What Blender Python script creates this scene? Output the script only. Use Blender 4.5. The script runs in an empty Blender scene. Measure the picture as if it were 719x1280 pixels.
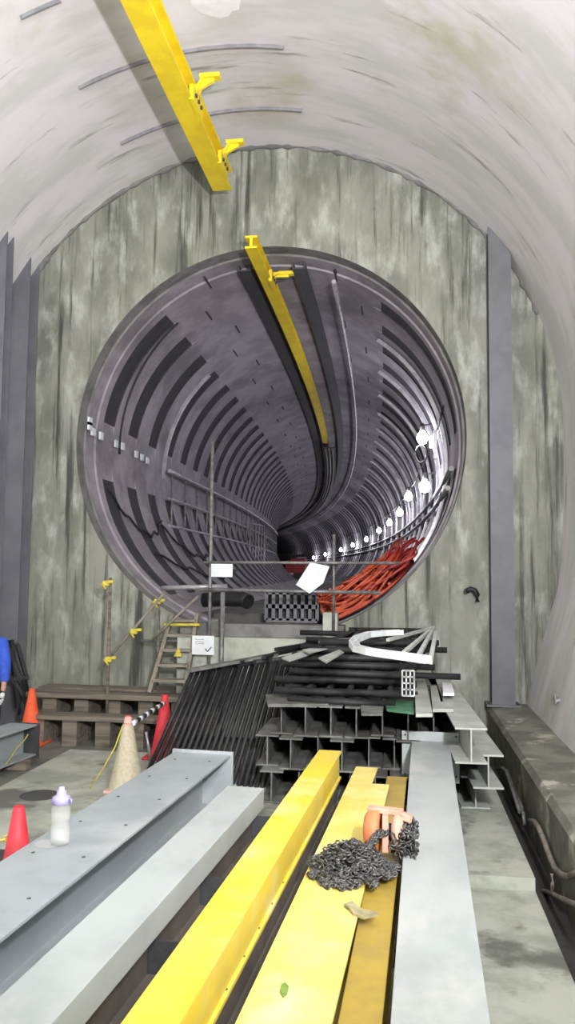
import bpy, bmesh, math, random
from mathutils import Vector as V, Matrix
random.seed(7)
S=bpy.context.scene; C=S.collection
PI=math.pi; rad=math.radians
# ---------------------------------------------------------------- camera
F=1000.0; IW,IH=719,1280
yaw,pitch,roll,CH=rad(8),rad(4.3),rad(.6),2.3
fw=V((-math.sin(yaw)*math.cos(pitch),math.cos(yaw)*math.cos(pitch),math.sin(pitch)))
r0=V((math.cos(yaw),math.sin(yaw),0)); u0=r0.cross(fw)
rt=r0*math.cos(roll)+u0*math.sin(roll); up=rt.cross(fw)
CP=V((0,0,CH))
cd=bpy.data.cameras.new('camera'); cam=bpy.data.objects.new('camera',cd); C.objects.link(cam)
m=Matrix((rt,up,-fw)).transposed().to_4x4(); m.translation=CP; cam.matrix_world=m
cd.sensor_fit='VERTICAL'; cd.sensor_height=32; cd.lens=32*F/IH; cd.clip_start=.05; cd.clip_end=500
S.camera=cam
def ray(px,py): return rt*((px-IW/2)/F)+up*((IH/2-py)/F)+fw
def aY(px,py,Y): d=ray(px,py); return CP+d*(Y/d.y)
def aZ(px,py,z): d=ray(px,py); return CP+d*((z-CH)/d.z)
def aX(px,py,x): d=ray(px,py); return CP+d*(x/d.x)
# ---------------------------------------------------------------- materials
def mat(name,c1,c2=None,sc=3,rough=.8,metal=0,stretch=(1,1,1),c3=None,sc3=.6,lo=.4,hi=.62,lo3=.5,hi3=.68,bump=.15,fine=0,emit=None,alpha=None,trans=0,c4=None,sc4=9,st4=None,lo4=.56,hi4=.62):
    M=bpy.data.materials.new(name); M.use_nodes=True; n=M.node_tree; N=n.nodes; L=n.links
    b=N['Principled BSDF']; b.inputs['Roughness'].default_value=rough; b.inputs['Metallic'].default_value=metal
    g=N.new('ShaderNodeNewGeometry')
    def noise(s,st,det=6):
        mp=N.new('ShaderNodeMapping'); mp.inputs['Scale'].default_value=st
        L.new(g.outputs['Position'],mp.inputs['Vector'])
        t=N.new('ShaderNodeTexNoise'); t.inputs['Scale'].default_value=s; t.inputs['Detail'].default_value=det; t.inputs['Roughness'].default_value=.62
        L.new(mp.outputs[0],t.inputs['Vector']); return t
    def ramp(t,l,h):
        r=N.new('ShaderNodeMapRange'); r.interpolation_type='SMOOTHSTEP'; r.inputs['From Min'].default_value=l; r.inputs['From Max'].default_value=h
        L.new(t.outputs['Fac'],r.inputs['Value']); return r.outputs['Result']
    def mix(f,a,bc):
        x=N.new('ShaderNodeMix'); x.data_type='RGBA'; L.new(f,x.inputs[0])
        if isinstance(a,tuple): x.inputs[6].default_value=(*a,1)
        else: L.new(a,x.inputs[6])
        x.inputs[7].default_value=(*bc,1); return x.outputs[2]
    c2=c2 or tuple(v*.8 for v in c1)
    t=noise(sc,stretch); col=mix(ramp(t,lo,hi),c1,c2)
    if c3: col=mix(ramp(noise(sc3,stretch if c4 is None else (1,1,.45)),lo3,hi3),col,c3)
    if c4: col=mix(ramp(noise(sc4,st4 or stretch),lo4,hi4),col,c4)
    L.new(col,b.inputs['Base Color'])
    if bump:
        bp=N.new('ShaderNodeBump'); bp.inputs['Strength'].default_value=bump; bp.inputs['Distance'].default_value=.02
        L.new(noise(sc*4,stretch).outputs['Fac'],bp.inputs['Height']); L.new(bp.outputs[0],b.inputs['Normal'])
    if emit:
        b.inputs['Emission Color'].default_value=(*emit[0],1); b.inputs['Emission Strength'].default_value=emit[1]
    if alpha is not None: b.inputs['Alpha'].default_value=alpha
    if trans: b.inputs['Transmission Weight'].default_value=trans
    return M
M={}
M['vault']=mat('vault_concrete',(.68,.665,.68),(.56,.57,.545),1.2,stretch=(.5,1.6,.5),c3=(.47,.46,.34),sc3=.55,lo3=.52,hi3=.75,c4=(.30,.29,.27),sc4=1.5,st4=(.35,3.2,.35),lo4=.60,hi4=.70)
M['endwall']=mat('stained_wall_concrete',(.25,.26,.215),(.145,.155,.122),1.5,stretch=(1.3,1,.5),c3=(.41,.43,.375),sc3=3.2,lo3=.47,hi3=.74,lo=.36,hi=.66,c4=(.05,.053,.045),sc4=2.0,st4=(4.2,1,.22),lo4=.50,hi4=.69,bump=.3)
M['sidewall']=M['vault']
M['lining']=mat('precast_lining',(.33,.305,.335),(.24,.22,.245),1.6,stretch=(1,.8,1),c3=(.17,.16,.175),sc3=.9,lo3=.48,hi3=.7,rough=.85)
M['pocket']=mat('dark_pocket_concrete',(.042,.04,.046),(.03,.03,.033),4,rough=.9)  # darker colour for the recessed lining bands and joint slots
M['lip']=mat('mouth_lip_concrete',(.2,.2,.19),(.12,.12,.115),3,stretch=(1,1,1))
M['floor']=mat('dusty_floor_concrete',(.17,.165,.145),(.10,.10,.09),1.6,c3=(.22,.215,.19),sc3=.7)
M['slab']=mat('pale_slab_concrete',(.43,.45,.38),(.28,.30,.25),1.7,c3=(.13,.135,.115),sc3=1.1,lo3=.52,hi3=.64)
M['kerb']=mat('kerb_concrete',(.20,.205,.17),(.12,.12,.10),2.5,c3=(.40,.39,.32),sc3=1.8,lo3=.56,hi3=.64)
M['mud']=mat('gutter_mud',(.05,.048,.042),(.03,.03,.028),4)
M['grey']=mat('grey_painted_steel',(.39,.425,.415),(.33,.36,.36),2.2,rough=.55,stretch=(1,.6,1),c3=(.46,.48,.45),sc3=1.6,bump=.05)
M['bluegrey']=mat('bluish_grey_steel',(.30,.335,.35),(.26,.29,.30),2,rough=.5,c3=(.37,.395,.40),sc3=1.3,bump=.04)
M['column']=mat('column_grey_steel',(.135,.14,.155),(.11,.115,.13),2,rough=.6,bump=.05)
M['yellow']=mat('yellow_painted_steel',(.76,.58,.05),(.70,.55,.09),2.4,rough=.5,c3=(.76,.65,.24),sc3=1.6,bump=.04)
M['yellow_pale']=mat('dusty_yellow_steel',(.74,.64,.22),(.68,.55,.12),2,rough=.55,c3=(.76,.70,.38),sc3=1.4,bump=.04)
M['yellow_dark']=mat('worn_yellow_steel',(.42,.30,.05),(.33,.24,.06),3,rough=.5,bump=.05)
M['monoyellow']=mat('rail_yellow_paint',(.85,.66,.02),(.75,.56,.02),3,rough=.45,bump=.02)
M['black']=mat('black_painted_steel',(.010,.010,.012),(.02,.02,.021),9,rough=.6,bump=.1)
M['dark']=mat('dark_grey_steel',(.05,.05,.055),(.035,.035,.038),5,rough=.6)
M['brown']=mat('dusty_brown_steel',(.12,.105,.09),(.085,.075,.065),3,rough=.75)
M['hsteel']=mat('stacked_beam_steel',(.17,.175,.16),(.09,.09,.08),6,rough=.65,c3=(.09,.085,.075),sc3=2.5)
M['hlight']=mat('clean_beam_steel',(.42,.44,.40),(.33,.35,.32),4,rough=.6)
M['timber']=mat('weathered_timber',(.20,.175,.135),(.11,.095,.075),2.5,stretch=(.4,3,6),rough=.9)
M['ladderwood']=mat('ladder_timber',(.26,.24,.19),(.18,.16,.12),4,rough=.9)
M['pipe']=mat('scaffold_steel',(.22,.22,.215),(.12,.12,.11),9,rough=.5,metal=.3)
M['clamp']=mat('yellow_clamp',(.62,.52,.05),(.42,.36,.05),20,rough=.6)
M['white']=mat('white_card',(.68,.72,.72),(.60,.64,.65),6,rough=.6,bump=.02)
M['ink']=mat('black_ink',(.03,.04,.05),(.05,.06,.07),6,bump=0)
M['orange']=mat('orange_cable',(.50,.085,.03),(.35,.045,.018),6,rough=.5,bump=0)
M['redcable']=mat('red_cable',(.30,.02,.018),(.18,.012,.012),6,rough=.5,bump=0)
M['cone']=mat('cone_orange',(.85,.13,.04),(.75,.10,.035),8,rough=.5,bump=.03)
M['conered']=mat('cone_red',(.62,.035,.05),(.48,.025,.04),8,rough=.5,bump=.03)
M['conemesh']=mat('yellow_netting',(.66,.66,.50),(.58,.55,.34),30,rough=.8,alpha=.55)
M['conepale']=mat('cone_dusty_pink',(.60,.36,.30),(.55,.45,.36),8,rough=.6)
M['hoist']=mat('hoist_orange',(.62,.20,.08),(.60,.19,.08),9,rough=.5)
M['hoistpink']=mat('hoist_faded_cover',(.62,.36,.27),(.56,.28,.2),9,rough=.55)
M['chain']=mat('chain_steel',(.14,.14,.13),(.05,.05,.05),40,rough=.35,metal=.3,bump=0)
M['plastic']=mat('clear_plastic',(.80,.82,.80),(.76,.78,.76),8,rough=.15,alpha=.2,bump=0)
M['water']=mat('bottle_water',(.66,.68,.64),(.6,.62,.58),8,rough=.1,alpha=.22,bump=0)
M['lilac']=mat('lilac_cap',(.40,.36,.66),(.34,.30,.58),8,rough=.4,bump=0)
M['blue']=mat('blue_workwear',(.035,.10,.55),(.025,.07,.40),7,rough=.85)
M['trouser']=mat('dark_trousers',(.03,.035,.05),(.02,.022,.03),7,rough=.9)
M['skin']=mat('skin',(.42,.25,.17),(.38,.22,.15),6,rough=.6,bump=.02)
M['hair']=mat('black_hair',(.015,.012,.01),(.02,.018,.015),20,rough=.6)
M['glove']=mat('white_glove',(.6,.62,.62),(.5,.52,.52),9,rough=.9)
M['rust']=mat('rusty_pipe',(.24,.215,.185),(.13,.11,.09),14,rough=.7)
M['plaster']=mat('white_plaster',(.85,.84,.86),(.78,.77,.80),5,rough=.9)
M['strip']=mat('grey_strip_metal',(.25,.25,.265),(.2,.2,.215),8,rough=.6)
M['bulb']=mat('lit_bulb',(1,1,1),(1,1,1),3,emit=((.93,.93,1),45),bump=0)
M['rib']=mat('galvanised_rib',(.42,.41,.43),(.3,.29,.31),5,rough=.4,metal=.4)
M['leaf']=mat('green_leaf',(.20,.32,.06),(.15,.25,.05),30)
M['duct']=mat('black_duct',(.012,.012,.013),(.02,.02,.02),9,rough=.5)
M['bed']=mat('track_bed',(.10,.098,.095),(.06,.058,.056),3,c3=(.15,.14,.13),sc3=1.2)
M['redpaint']=mat('red_paint',(.45,.03,.035),(.36,.025,.03),4,rough=.5)
M['stain']=mat('wet_stain',(.075,.075,.065),(.06,.06,.052),9,rough=.5)
M['rag']=mat('grimy_rag',(.36,.32,.18),(.26,.23,.13),20)
M['greensheet']=mat('green_sheet',(.05,.17,.09),(.1,.22,.14),9,rough=.5)
# ---------------------------------------------------------------- mesh helpers
class MB:
    def __init__(s): s.v=[]; s.f=[]; s.mi=[]; s.sm=[]
    def add(s,vs,fs,mi=0,smooth=False):
        o=len(s.v); s.v+= [V(q) for q in vs]
        for f in fs: s.f.append([i+o for i in f]); s.mi.append(mi); s.sm.append(smooth)
        return s
    def box(s,c,d,rot=None,mi=0):
        c=V(c); hx,hy,hz=d[0]/2,d[1]/2,d[2]/2
        vs=[V((x,y,z)) for x in(-hx,hx) for y in(-hy,hy) for z in(-hz,hz)]
        if rot is not None: vs=[rot@q for q in vs]
        return s.add([c+q for q in vs],[(0,1,3,2),(4,6,7,5),(0,4,5,1),(2,3,7,6),(0,2,6,4),(1,5,7,3)],mi)
    def bar(s,a,b,w,h,mi=0,upv=(0,0,1)):
        return s.sweep([(-w/2,-h/2),(w/2,-h/2),(w/2,h/2),(-w/2,h/2)],[a,b],upv=upv,mi=mi)
    def sweep(s,prof,pts,upv=(0,0,1),closed=False,mi=0,smooth=False,scales=None,caps=True):
        pts=[V(p) for p in pts]; n=len(pts); k=len(prof); vs=[]; U=V(upv)
        for i,p in enumerate(pts):
            a=pts[i-1] if (i>0 or closed) else p; b=pts[(i+1)%n] if (i<n-1 or closed) else p
            t=(b-a).normalized(); sd=t.cross(U)
            if sd.length<1e-3: sd=t.cross(V((1,.1,0)))
            sd.normalize(); uu=sd.cross(t)
            q=scales[i] if scales else 1
            vs+=[p+sd*(x*q)+uu*(y*q) for x,y in prof]
        fs=[]
        for i in range(n if closed else n-1):
            j=(i+1)%n
            for e in range(k):
                g=(e+1)%k; fs.append((i*k+e,i*k+g,j*k+g,j*k+e))
        s.add(vs,fs,mi,smooth)
        if caps and not closed:
            o=len(s.v)-n*k
            for f in ([o+e for e in range(k)][::-1],[o+(n-1)*k+e for e in range(k)]): s.f.append(f); s.mi.append(mi); s.sm.append(False)
        return s
    def tube(s,pts,r,seg=8,closed=False,mi=0,scales=None):
        return s.sweep([(r*math.cos(2*PI*i/seg),r*math.sin(2*PI*i/seg)) for i in range(seg)],pts,closed=closed,mi=mi,smooth=True,scales=scales)
    def lathe(s,prof,c=(0,0,0),seg=20,mi=0,rot=None,smooth=True):
        c=V(c); vs=[];k=len(prof)
        for i in range(seg):
            a=2*PI*i/seg
            for r,z in prof:
                q=V((r*math.cos(a),r*math.sin(a),z))
                if rot is not None:q=rot@q
                vs.append(c+q)
        return s.add(vs,[(i*k+e,((i+1)%seg)*k+e,((i+1)%seg)*k+e+1,i*k+e+1) for i in range(seg) for e in range(k-1)],mi,smooth)
    def build(s,name,mt,parent=None,bevel=0,origin=None):
        me=bpy.data.meshes.new(name); o=bpy.data.objects.new(name,me); C.objects.link(o)
        if parent is not None: org=V(parent['_o']) if '_o' in parent else V((0,0,0))
        elif origin is not None: org=V(origin)
        else:
            xs=[q.x for q in s.v]; ys=[q.y for q in s.v]; zs=[q.z for q in s.v]
            org=V(((min(xs)+max(xs))/2,(min(ys)+max(ys))/2,min(zs)))
        if parent is not None and parent.type=='MESH': org=V(parent['_o'])
        me.from_pydata([q-org for q in s.v],[],s.f)
        for mm in (mt if isinstance(mt,(list,tuple)) else [mt]): me.materials.append(M[mm] if isinstance(mm,str) else mm)
        for i,p in enumerate(me.polygons): p.material_index=s.mi[i]; p.use_smooth=s.sm[i]
        bm=bmesh.new(); bm.from_mesh(me); bmesh.ops.recalc_face_normals(bm,faces=bm.faces); bm.to_mesh(me); bm.free()
        o['_o']=tuple(org)
        if parent is not None: o.parent=parent
        else: o.location=org
        if bevel:
            bv=o.modifiers.new('bevel','BEVEL'); bv.width=bevel; bv.segments=2; bv.limit_method='ANGLE'
        return o
def tag(o,label,cat,group=None,kind=None):
    o['label']=label; o['category']=cat
    if group:o['group']=group
    if kind:o['kind']=kind
    return o
def thing(name,label,cat,loc,group=None):
    o=bpy.data.objects.new(name,None); C.objects.link(o); o.location=V(loc); o['_o']=tuple(V(loc)); o.empty_display_size=.1
    return tag(o,label,cat,group)
def struct(o): o['kind']='structure'; return o
def Hprof(w,h,tf=.018,tw=.012,zoff=0):
    a=w/2;b=h/2;t=tw/2
    return [(x,y+zoff) for x,y in [(-a,-b),(a,-b),(a,-b+tf),(t,-b+tf),(t,b-tf),(a,b-tf),(a,b),(-a,b),(-a,b-tf),(-t,b-tf),(-t,-b+tf),(-a,-b+tf)]]
ORD=['nearest','second','third','fourth','fifth','sixth','seventh','eighth','ninth','tenth','eleventh','twelfth','thirteenth','fourteenth','fifteenth']
# ---------------------------------------------------------------- outer tunnel shell
WY=11.3; BY=-12
VC=(-2.05,4.33); VR=4.28
prof=[]
low=[(1.55,0),(1.68,.5),(1.78,.9),(1.98,1.62),(2.12,2.1),(2.18,2.5),(2.22,3.3)]
prof+=low
NA=48
arc=[(VC[0]+VR*math.cos(PI*i/NA),VC[1]+VR*math.sin(PI*i/NA)) for i in range(NA+1)]
left=[(2*VC[0]-x,z) for x,z in low][::-1]
def sheet(name,pts,mt,y0=BY,y1=WY,ny=24,out=.3):
    b=MB(); k=len(pts)
    vs=[(x,y0+(y1-y0)*j/ny,z) for j in range(ny+1) for x,z in pts]
    b.add(vs,[(j*k+i,j*k+i+1,(j+1)*k+i+1,(j+1)*k+i) for j in range(ny) for i in range(k-1)],0,True)
    return struct(b.build(name,mt,origin=(0,0,0)))
sheet('ceiling',arc,'vault')
sheet('wall_right',low+[arc[0]],'vault')
sheet('wall_left',[arc[-1]]+left,'vault')
full=low+arc+left
b=MB(); b.add([(x,BY,z) for x,z in full],[list(range(len(full)))]); struct(b.build('wall_light_stop','vault',origin=(0,BY,0)))  # unseen wall added across the tunnel behind the camera to contain light
# end wall with round opening
TC=(-1.93,4.22); TR=2.86; RC=250.0
def edge_at(a):   # distance from tunnel centre to horseshoe profile along angle
    d=V((math.cos(a),math.sin(a))); best=None
    P=full+[full[0]]
    for i in range(len(P)-1):
        p=V(P[i])-V(TC); q=V(P[i+1])-V(TC); e=q-p; den=d.x*e.y-d.y*e.x
        if abs(den)<1e-9: continue
        t=(p.x*e.y-p.y*e.x)/den; u=(p.x*d.y-p.y*d.x)/den
        if t>0 and -1e-6<=u<=1+1e-6 and (best is None or t<best): best=t
    return best
b=MB(); NW=144; NRr=6; vs=[]
for i in range(NW):
    a=2*PI*i/NW; e=edge_at(a)+.1
    for j in range(NRr+1):
        r=TR+(e-TR)*j/NRr
        jit=0 if j in(0,NRr) else random.uniform(-.01,.01)
        vs.append((TC[0]+r*math.cos(a),WY+jit,TC[1]+r*math.sin(a)))
fs=[(i*(NRr+1)+j,i*(NRr+1)+j+1,((i+1)%NW)*(NRr+1)+j+1,((i+1)%NW)*(NRr+1)+j) for i in range(NW) for j in range(NRr)]
b.add(vs,fs)
struct(b.build('wall_end','endwall',origin=(0,WY,0)))
# ---- inner tunnel, sweeping left
def tp(s,lat,z):
    a=s/RC; cx=TC[0]-RC*(1-math.cos(a)); cy=WY+RC*math.sin(a)
    return V((cx+lat*math.cos(a),cy+lat*math.sin(a),z))
def tpo(s,r,th): return tp(s,r*math.cos(th),TC[1]+r*math.sin(th))
b=MB(); NT=96; RI=2.80; pitchR=1.2
def active(th):
    d=math.degrees(th)%360
    if 127<d<173 or 187<d<238: return True
    if d<58 or d>296: return not (d<3 or d>357)
    return False
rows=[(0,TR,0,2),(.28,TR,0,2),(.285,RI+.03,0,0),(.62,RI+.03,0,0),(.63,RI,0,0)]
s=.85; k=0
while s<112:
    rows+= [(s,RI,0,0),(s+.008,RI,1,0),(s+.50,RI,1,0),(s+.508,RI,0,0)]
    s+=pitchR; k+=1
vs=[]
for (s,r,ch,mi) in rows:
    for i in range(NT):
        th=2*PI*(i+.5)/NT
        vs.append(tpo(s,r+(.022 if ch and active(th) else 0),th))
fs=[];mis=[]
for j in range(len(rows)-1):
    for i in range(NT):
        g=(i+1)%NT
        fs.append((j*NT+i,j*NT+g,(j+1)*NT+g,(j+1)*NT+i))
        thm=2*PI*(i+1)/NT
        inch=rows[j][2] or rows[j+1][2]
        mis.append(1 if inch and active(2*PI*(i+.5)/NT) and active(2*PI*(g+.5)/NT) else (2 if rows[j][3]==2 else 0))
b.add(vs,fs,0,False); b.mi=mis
# joint slots near the crown
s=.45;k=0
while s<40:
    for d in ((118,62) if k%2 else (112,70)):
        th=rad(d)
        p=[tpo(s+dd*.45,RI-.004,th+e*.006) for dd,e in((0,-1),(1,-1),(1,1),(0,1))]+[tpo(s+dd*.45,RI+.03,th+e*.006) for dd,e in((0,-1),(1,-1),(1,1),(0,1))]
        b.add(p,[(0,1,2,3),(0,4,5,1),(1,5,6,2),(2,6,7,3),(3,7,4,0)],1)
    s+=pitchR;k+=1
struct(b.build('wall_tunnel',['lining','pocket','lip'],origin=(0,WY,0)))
b=MB()
for i in range(36):
    s0=.9+i*3;s1=s0+3; z=1.66
    hw=math.sqrt(RI**2-(TC[1]-z)**2)
    b.add([tp(s0,-hw,z),tp(s0,hw,z),tp(s1,hw,z),tp(s1,-hw,z)],[(0,1,2,3)])
hw=math.sqrt(RI**2-(TC[1]-1.66)**2)
b.add([tp(.9,-hw,1.66),tp(.9,hw,1.66),tp(.9,hw*.4,1.42),tp(.9,-hw*.4,1.42)],[(0,1,2,3)])
struct(b.build('floor_tunnel','bed',origin=(0,WY,1.6)))
# ---- floor, slabs, gutter, kerb
b=MB(); b.box((-3.1,(BY+WY)/2,-.1),(8.1,WY-BY,.2)); struct(b.build('floor','floor'))
b=MB(); b.box((-1.59,3.2,.012),(5.12,13.4,.024)); struct(b.build('floor_slab','slab'))
b=MB(); b.box((-.42,8.7,.06),(2.78,5.1,.11)); struct(b.build('floor_step','slab'))
b=MB(); b.box((1.1,(BY+WY)/2,-.16),(.34,WY-BY,.1)); struct(b.build('floor_gutter','mud'))
b=MB()
n=40
for i in range(n):
    y0=BY+(WY-BY)*i/n;y1=BY+(WY-BY)*(i+1)/n
P=[(1.18,-.12),(1.16,.50),(1.20,.55),(1.72,.56),(1.72,-.12)]
b.sweep([(x,z) for x,z in P],[(0,BY,0),(0,WY-.0,0)]); struct(b.build('kerb','kerb'))
b=MB(); pts=[];sc=[]
for i in range(110):
    a=rad(22+136*i/109); pts.append((VC[0]+(VR-.0)*math.cos(a),WY-.01,VC[1]+(VR-.0)*math.sin(a))); sc.append(random.uniform(.3,1.3))
b.tube(pts,.05,6,scales=sc); struct(b.build('trim_1','lip',origin=(0,WY,0)))
# ---- vault strips and plaster patch
def onvault(px,py,r=VR):
    d=ray(px,py); ox=CP.x-VC[0]; oz=CP.z-VC[1]
    A=d.x**2+d.z**2; B=2*(ox*d.x+oz*d.z); Cc=ox*ox+oz*oz-r*r
    t=(-B+math.sqrt(B*B-4*A*Cc))/(2*A); return CP+d*t
def vp(y,th,r): return V((VC[0]+r*math.cos(th),y,VC[1]+r*math.sin(th)))
for pa,pb,lab in (((98,108),(355,57),'long grey strip curving across the vault, crossing the yellow rail above its first bracket'),
                  ((150,178),(378,136),'grey strip curving across the vault, nearest the end wall'),
                  ((25,20),(75,-2),'short grey strip curving over the upper left corner of the vault')):
    A=onvault(*pa);B=onvault(*pb); ta=math.atan2(A.z-VC[1],A.x-VC[0]); tb=math.atan2(B.z-VC[1],B.x-VC[0])
    pts=[vp(A.y+(B.y-A.y)*i/16,ta+(tb-ta)*i/16,VR-.012) for i in range(17)]
    b=MB(); b.sweep([(-.035,-.012),(.035,-.012),(.035,.012),(-.035,.012)],pts,upv=(0,1,0)); 
    tag(b.build('vault_strip','strip'),lab,'strip','grey strips on the vault')
outl=[(234,-8),(240,6),(246,12),(252,16),(262,20),(276,23),(286,20),(291,14),(299,12),(301,0),(302,-8),(280,-18),(255,-16)]
q=[onvault(x,y,VR-.006) for x,y in outl]; q2=[onvault(x,y,VR+.01) for x,y in outl]
n=len(q); b=MB(); b.add(q+q2,[list(range(n))]+[(i,(i+1)%n,n+(i+1)%n,n+i) for i in range(n)])
tag(b.build('plaster_patch','plaster'),'white ragged plaster patch on the vault, right of the near yellow rail','patch')
# ---------------------------------------------------------------- columns
def column(x,y,w,d,z0,z1,lab,base=True,mt='column',cut=0):
    t=thing('steel_column',lab,'column',(x,y,z0),'steel columns by the end wall')
    b=MB(); a=w/2;f=d/2
    P=[(-a,-f),(a,-f),(a,-f+.02),(.01,-f+.02),(.01,f-.02),(a,f-.02),(a,f),(-a,f),(-a,f-.02),(-.01,f-.02),(-.01,-f+.02),(-a,-f+.02)]
    def zt(px): 
        xx=x+px; return VC[1]+math.sqrt(max(0,VR**2-(xx-VC[0])**2))-.01
    n=len(P); vs=[(x+px,y+py,z0+.03) for px,py in P]+[(x+px,y+py,zt(px)) for px,py in P]
    b.add(vs,[list(range(n))[::-1],[n+i for i in range(n)]]+[(i,(i+1)%n,n+(i+1)%n,n+i) for i in range(n)])
    b.build('shaft',mt,t)
    b=MB(); b.box((x,y,z0+.015),(w+.14,d+.08,.03)); 
    b.build('base_plate',mt,t)
    b=MB()
    for sx in(-1,1):
        b.lathe([(0,.05),(.016,.05),(.016,.03),(0.0,.03)],(x+sx*(a+.04),y-f+.02,z0),8)
    b.build('anchor_bolt','dark',t)
    return t
column(1.36,WY-.17,.30,.28,.56,7,'grey steel column against the end wall, right of the round opening')
column(-5.58,WY-.2,.28,.30,0,7,'grey steel column against the end wall, left of the round opening')
column(-5.50,10.25,.20,.2,0,7,'grey steel column cut by the left edge of the picture, nearer than the wall column')
# ---------------------------------------------------------------- overhead rails
def railbeam(name,pts,w,h,mt,lab,brk):
    o=thing(name,lab,'overhead rail',pts[0])
    b=MB(); b.sweep(Hprof(w,h,.03,.04),pts); b.build('beam',mt,o)
    for (p,d,hh) in brk:
        b=MB(); p=V(p)
        # bracket: web plate plus sloping strut and bolt pad rising to the roof on the right side
        b.bar(p+V((w*.4,0,-h*.1)),p+V((w*.5+.10,0,hh)),.12,.03,upv=(1,0,0))
        b.bar(p+V((w*.3,0,h*.2)),p+V((.34,0,hh-.02)),.08,.04,upv=(0,1,0))
        b.box(p+V((.30,0,hh)),(.24,.10,.05))
        b.box(p+V((w*.5,0,-h*.25)),(.05,.42,.18))
        br=b.build('bracket',mt,o)
        for e in(-.12,0,.12):
            bb=MB(); bb.box(p+V((w*.5+.035,e,-h*.25)),(.025,.035,.035)); bb.build('bolt','dark',br)
    return o
RX=-2.5;RZ=7.86
railbeam('overhead_rail',[(RX,-2,RZ),(RX,10.78,RZ)],.27,.30,'monoyellow','yellow overhead beam rail hung under the concrete vault of the near tunnel',
  [((RX,y,RZ),0,.22) for y in(10.2,8.75,5.5,2)])
cr=[tp(s,-.10,6.84) for s in [-.75]+[i*1.0 for i in range(0,17)]]
railbeam('overhead_rail',cr,.17,.18,'monoyellow','yellow overhead beam rail running under the crown of the round tunnel',
  [(tp(s,-.10,6.84),0,.05) for s in(.6,)])
for lat,z,lab,mt,w in ((-.42,6.93,'dark strip along the tunnel crown, left of the yellow rail','dark',.2),(.42,6.93,'dark strip along the tunnel crown, right of the yellow rail','dark',.2),
                    (.95,6.66,'pale pipe along the tunnel crown, rightmost of the crown runs','rib',.07)):
    b=MB(); pts=[tp(s,lat,z) for s in [.4+i*2 for i in range(50)]]
    if w<.1: b.tube(pts,w/2,8)
    else: b.sweep([(-w/2,-.05),(w/2,-.05),(w/2,.05),(w/2-.02,.05),(w/2-.02,-.03),(-w/2+.02,-.03),(-w/2+.02,.05),(-w/2,.05)],pts)
    tag(b.build('crown_strip' if w>.1 else 'crown_pipe',mt),lab,'channel' if w>.1 else 'pipe')  # dark U-section strips flank the yellow rail, pale pipe at the right
# crown cable tray beyond the rail
t=thing('cable_tray','cable tray with bundled cables following the crown where the yellow rail ends','cable tray',tp(18.5,0,6.7))
b=MB()
pts=[tp(s,.02,6.62) for s in [16.2+i*2.2 for i in range(39)]]
b.sweep([(-.22,0),(.22,0),(.22,.1),(.2,.1),(.2,.02),(-.2,.02),(-.2,.1),(-.22,.1)],pts); b.build('tray','dark',t)
for k,c in ((-.12,'rust'),(0,'pipe'),(.12,'rust')):
    b=MB(); b.tube([p+V((k,0,-.04)) for p in pts],.035,6); b.build('cable',c,t)
# pale ribs on right side and one on the left
def ribarc(s,d0,d1,w,mt,r=RI-.03):
    b=MB(); pts=[tpo(s,r,rad(d0+(d1-d0)*i/24)) for i in range(25)]
    a=s/RC
    b.sweep([(-w/2,-.03),(w/2,-.03),(w/2,.03),(-w/2,.03)],pts,upv=(-math.sin(a),math.cos(a),0)); return b
tag(ribarc(4.35,132,181,.07,'rib').build('steel_rib','rib'),'pale steel rib arching up the left wall of the round tunnel','rib')
for i,s in enumerate([3.0,5.3,7.5,9.7,12,14.2,16.4,18.7,21,24,27,31,35,40]):
    tag(ribarc(s,-50,56,.07,'rib').build('steel_rib','rib'),'shiny steel rib on the right wall of the round tunnel, %s from the mouth'%ORD[i],'rib','steel ribs on the right tunnel wall')
# reflector plates
for i,(px,py) in enumerate([(95,527),(105,533),(116,540),(126,545),(145,555),(153,558),(170,568),(177,572),(184,576)]):
    Y=None
    for s in [x*.02 for x in range(10,400)]:
        p=tp(s,-2.74,4.3)
        d=ray(px,py); X=d.x/d.y*p.y
        if X<p.x: Y=s;break
    s=Y or .4; z=(aY(px,py,tp(s,-2.74,4.3).y)).z
    b=MB(); b.box(tp(s,-2.735,z),(.03,.13,.12)); tag(b.build('marker_plate','white'),'small white marker plate on the left tunnel wall, %s from the mouth'%ORD[i],'marker plate','white marker plates on the left tunnel wall')
# walkway railing on left wall
t=thing('walkway_railing','pale walkway railing with posts along the left wall of the round tunnel','railing',tp(4.2,-2.6,3.2))
for z,r in((4.3,.04),(3.75,.022),(3.2,.03)):
    b=MB(); b.tube([tp(s,-2.6,z) for s in [4.2+i*1.5 for i in range(19 if z>4 else 18)]],r,8); b.build('rail','rib',t)
for i in range(24):
    b=MB(); b.tube([tp(4.4+i*1.12,-2.6,4.3),tp(4.4+i*1.12,-2.6,2.6)],.022,6); b.build('post','pipe',t)
# barred gate
t=thing('barred_gate','tall barred steel gate standing across the left side of the tunnel','gate',tp(19,-2.2,1.66))
b=MB(); A=tp(19,-2.45,0);B=tp(19,-1.75,0)
A=aY(312,700,26);B=aY(330,700,27.5)
for p in(A,B): b.tube([(p.x,p.y,1.66),(p.x,p.y,3.9)],.035,6)
for z in(1.8,3.9): b.tube([(A.x,A.y,z),(B.x,B.y,z)],.03,6)
b.build('gate_frame','rib',t)
for i in range(1,5):
    p=A.lerp(B,i/5); b=MB(); b.tube([(p.x,p.y,1.8),(p.x,p.y,3.9)],.02,6); b.build('bar','rib',t)
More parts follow.
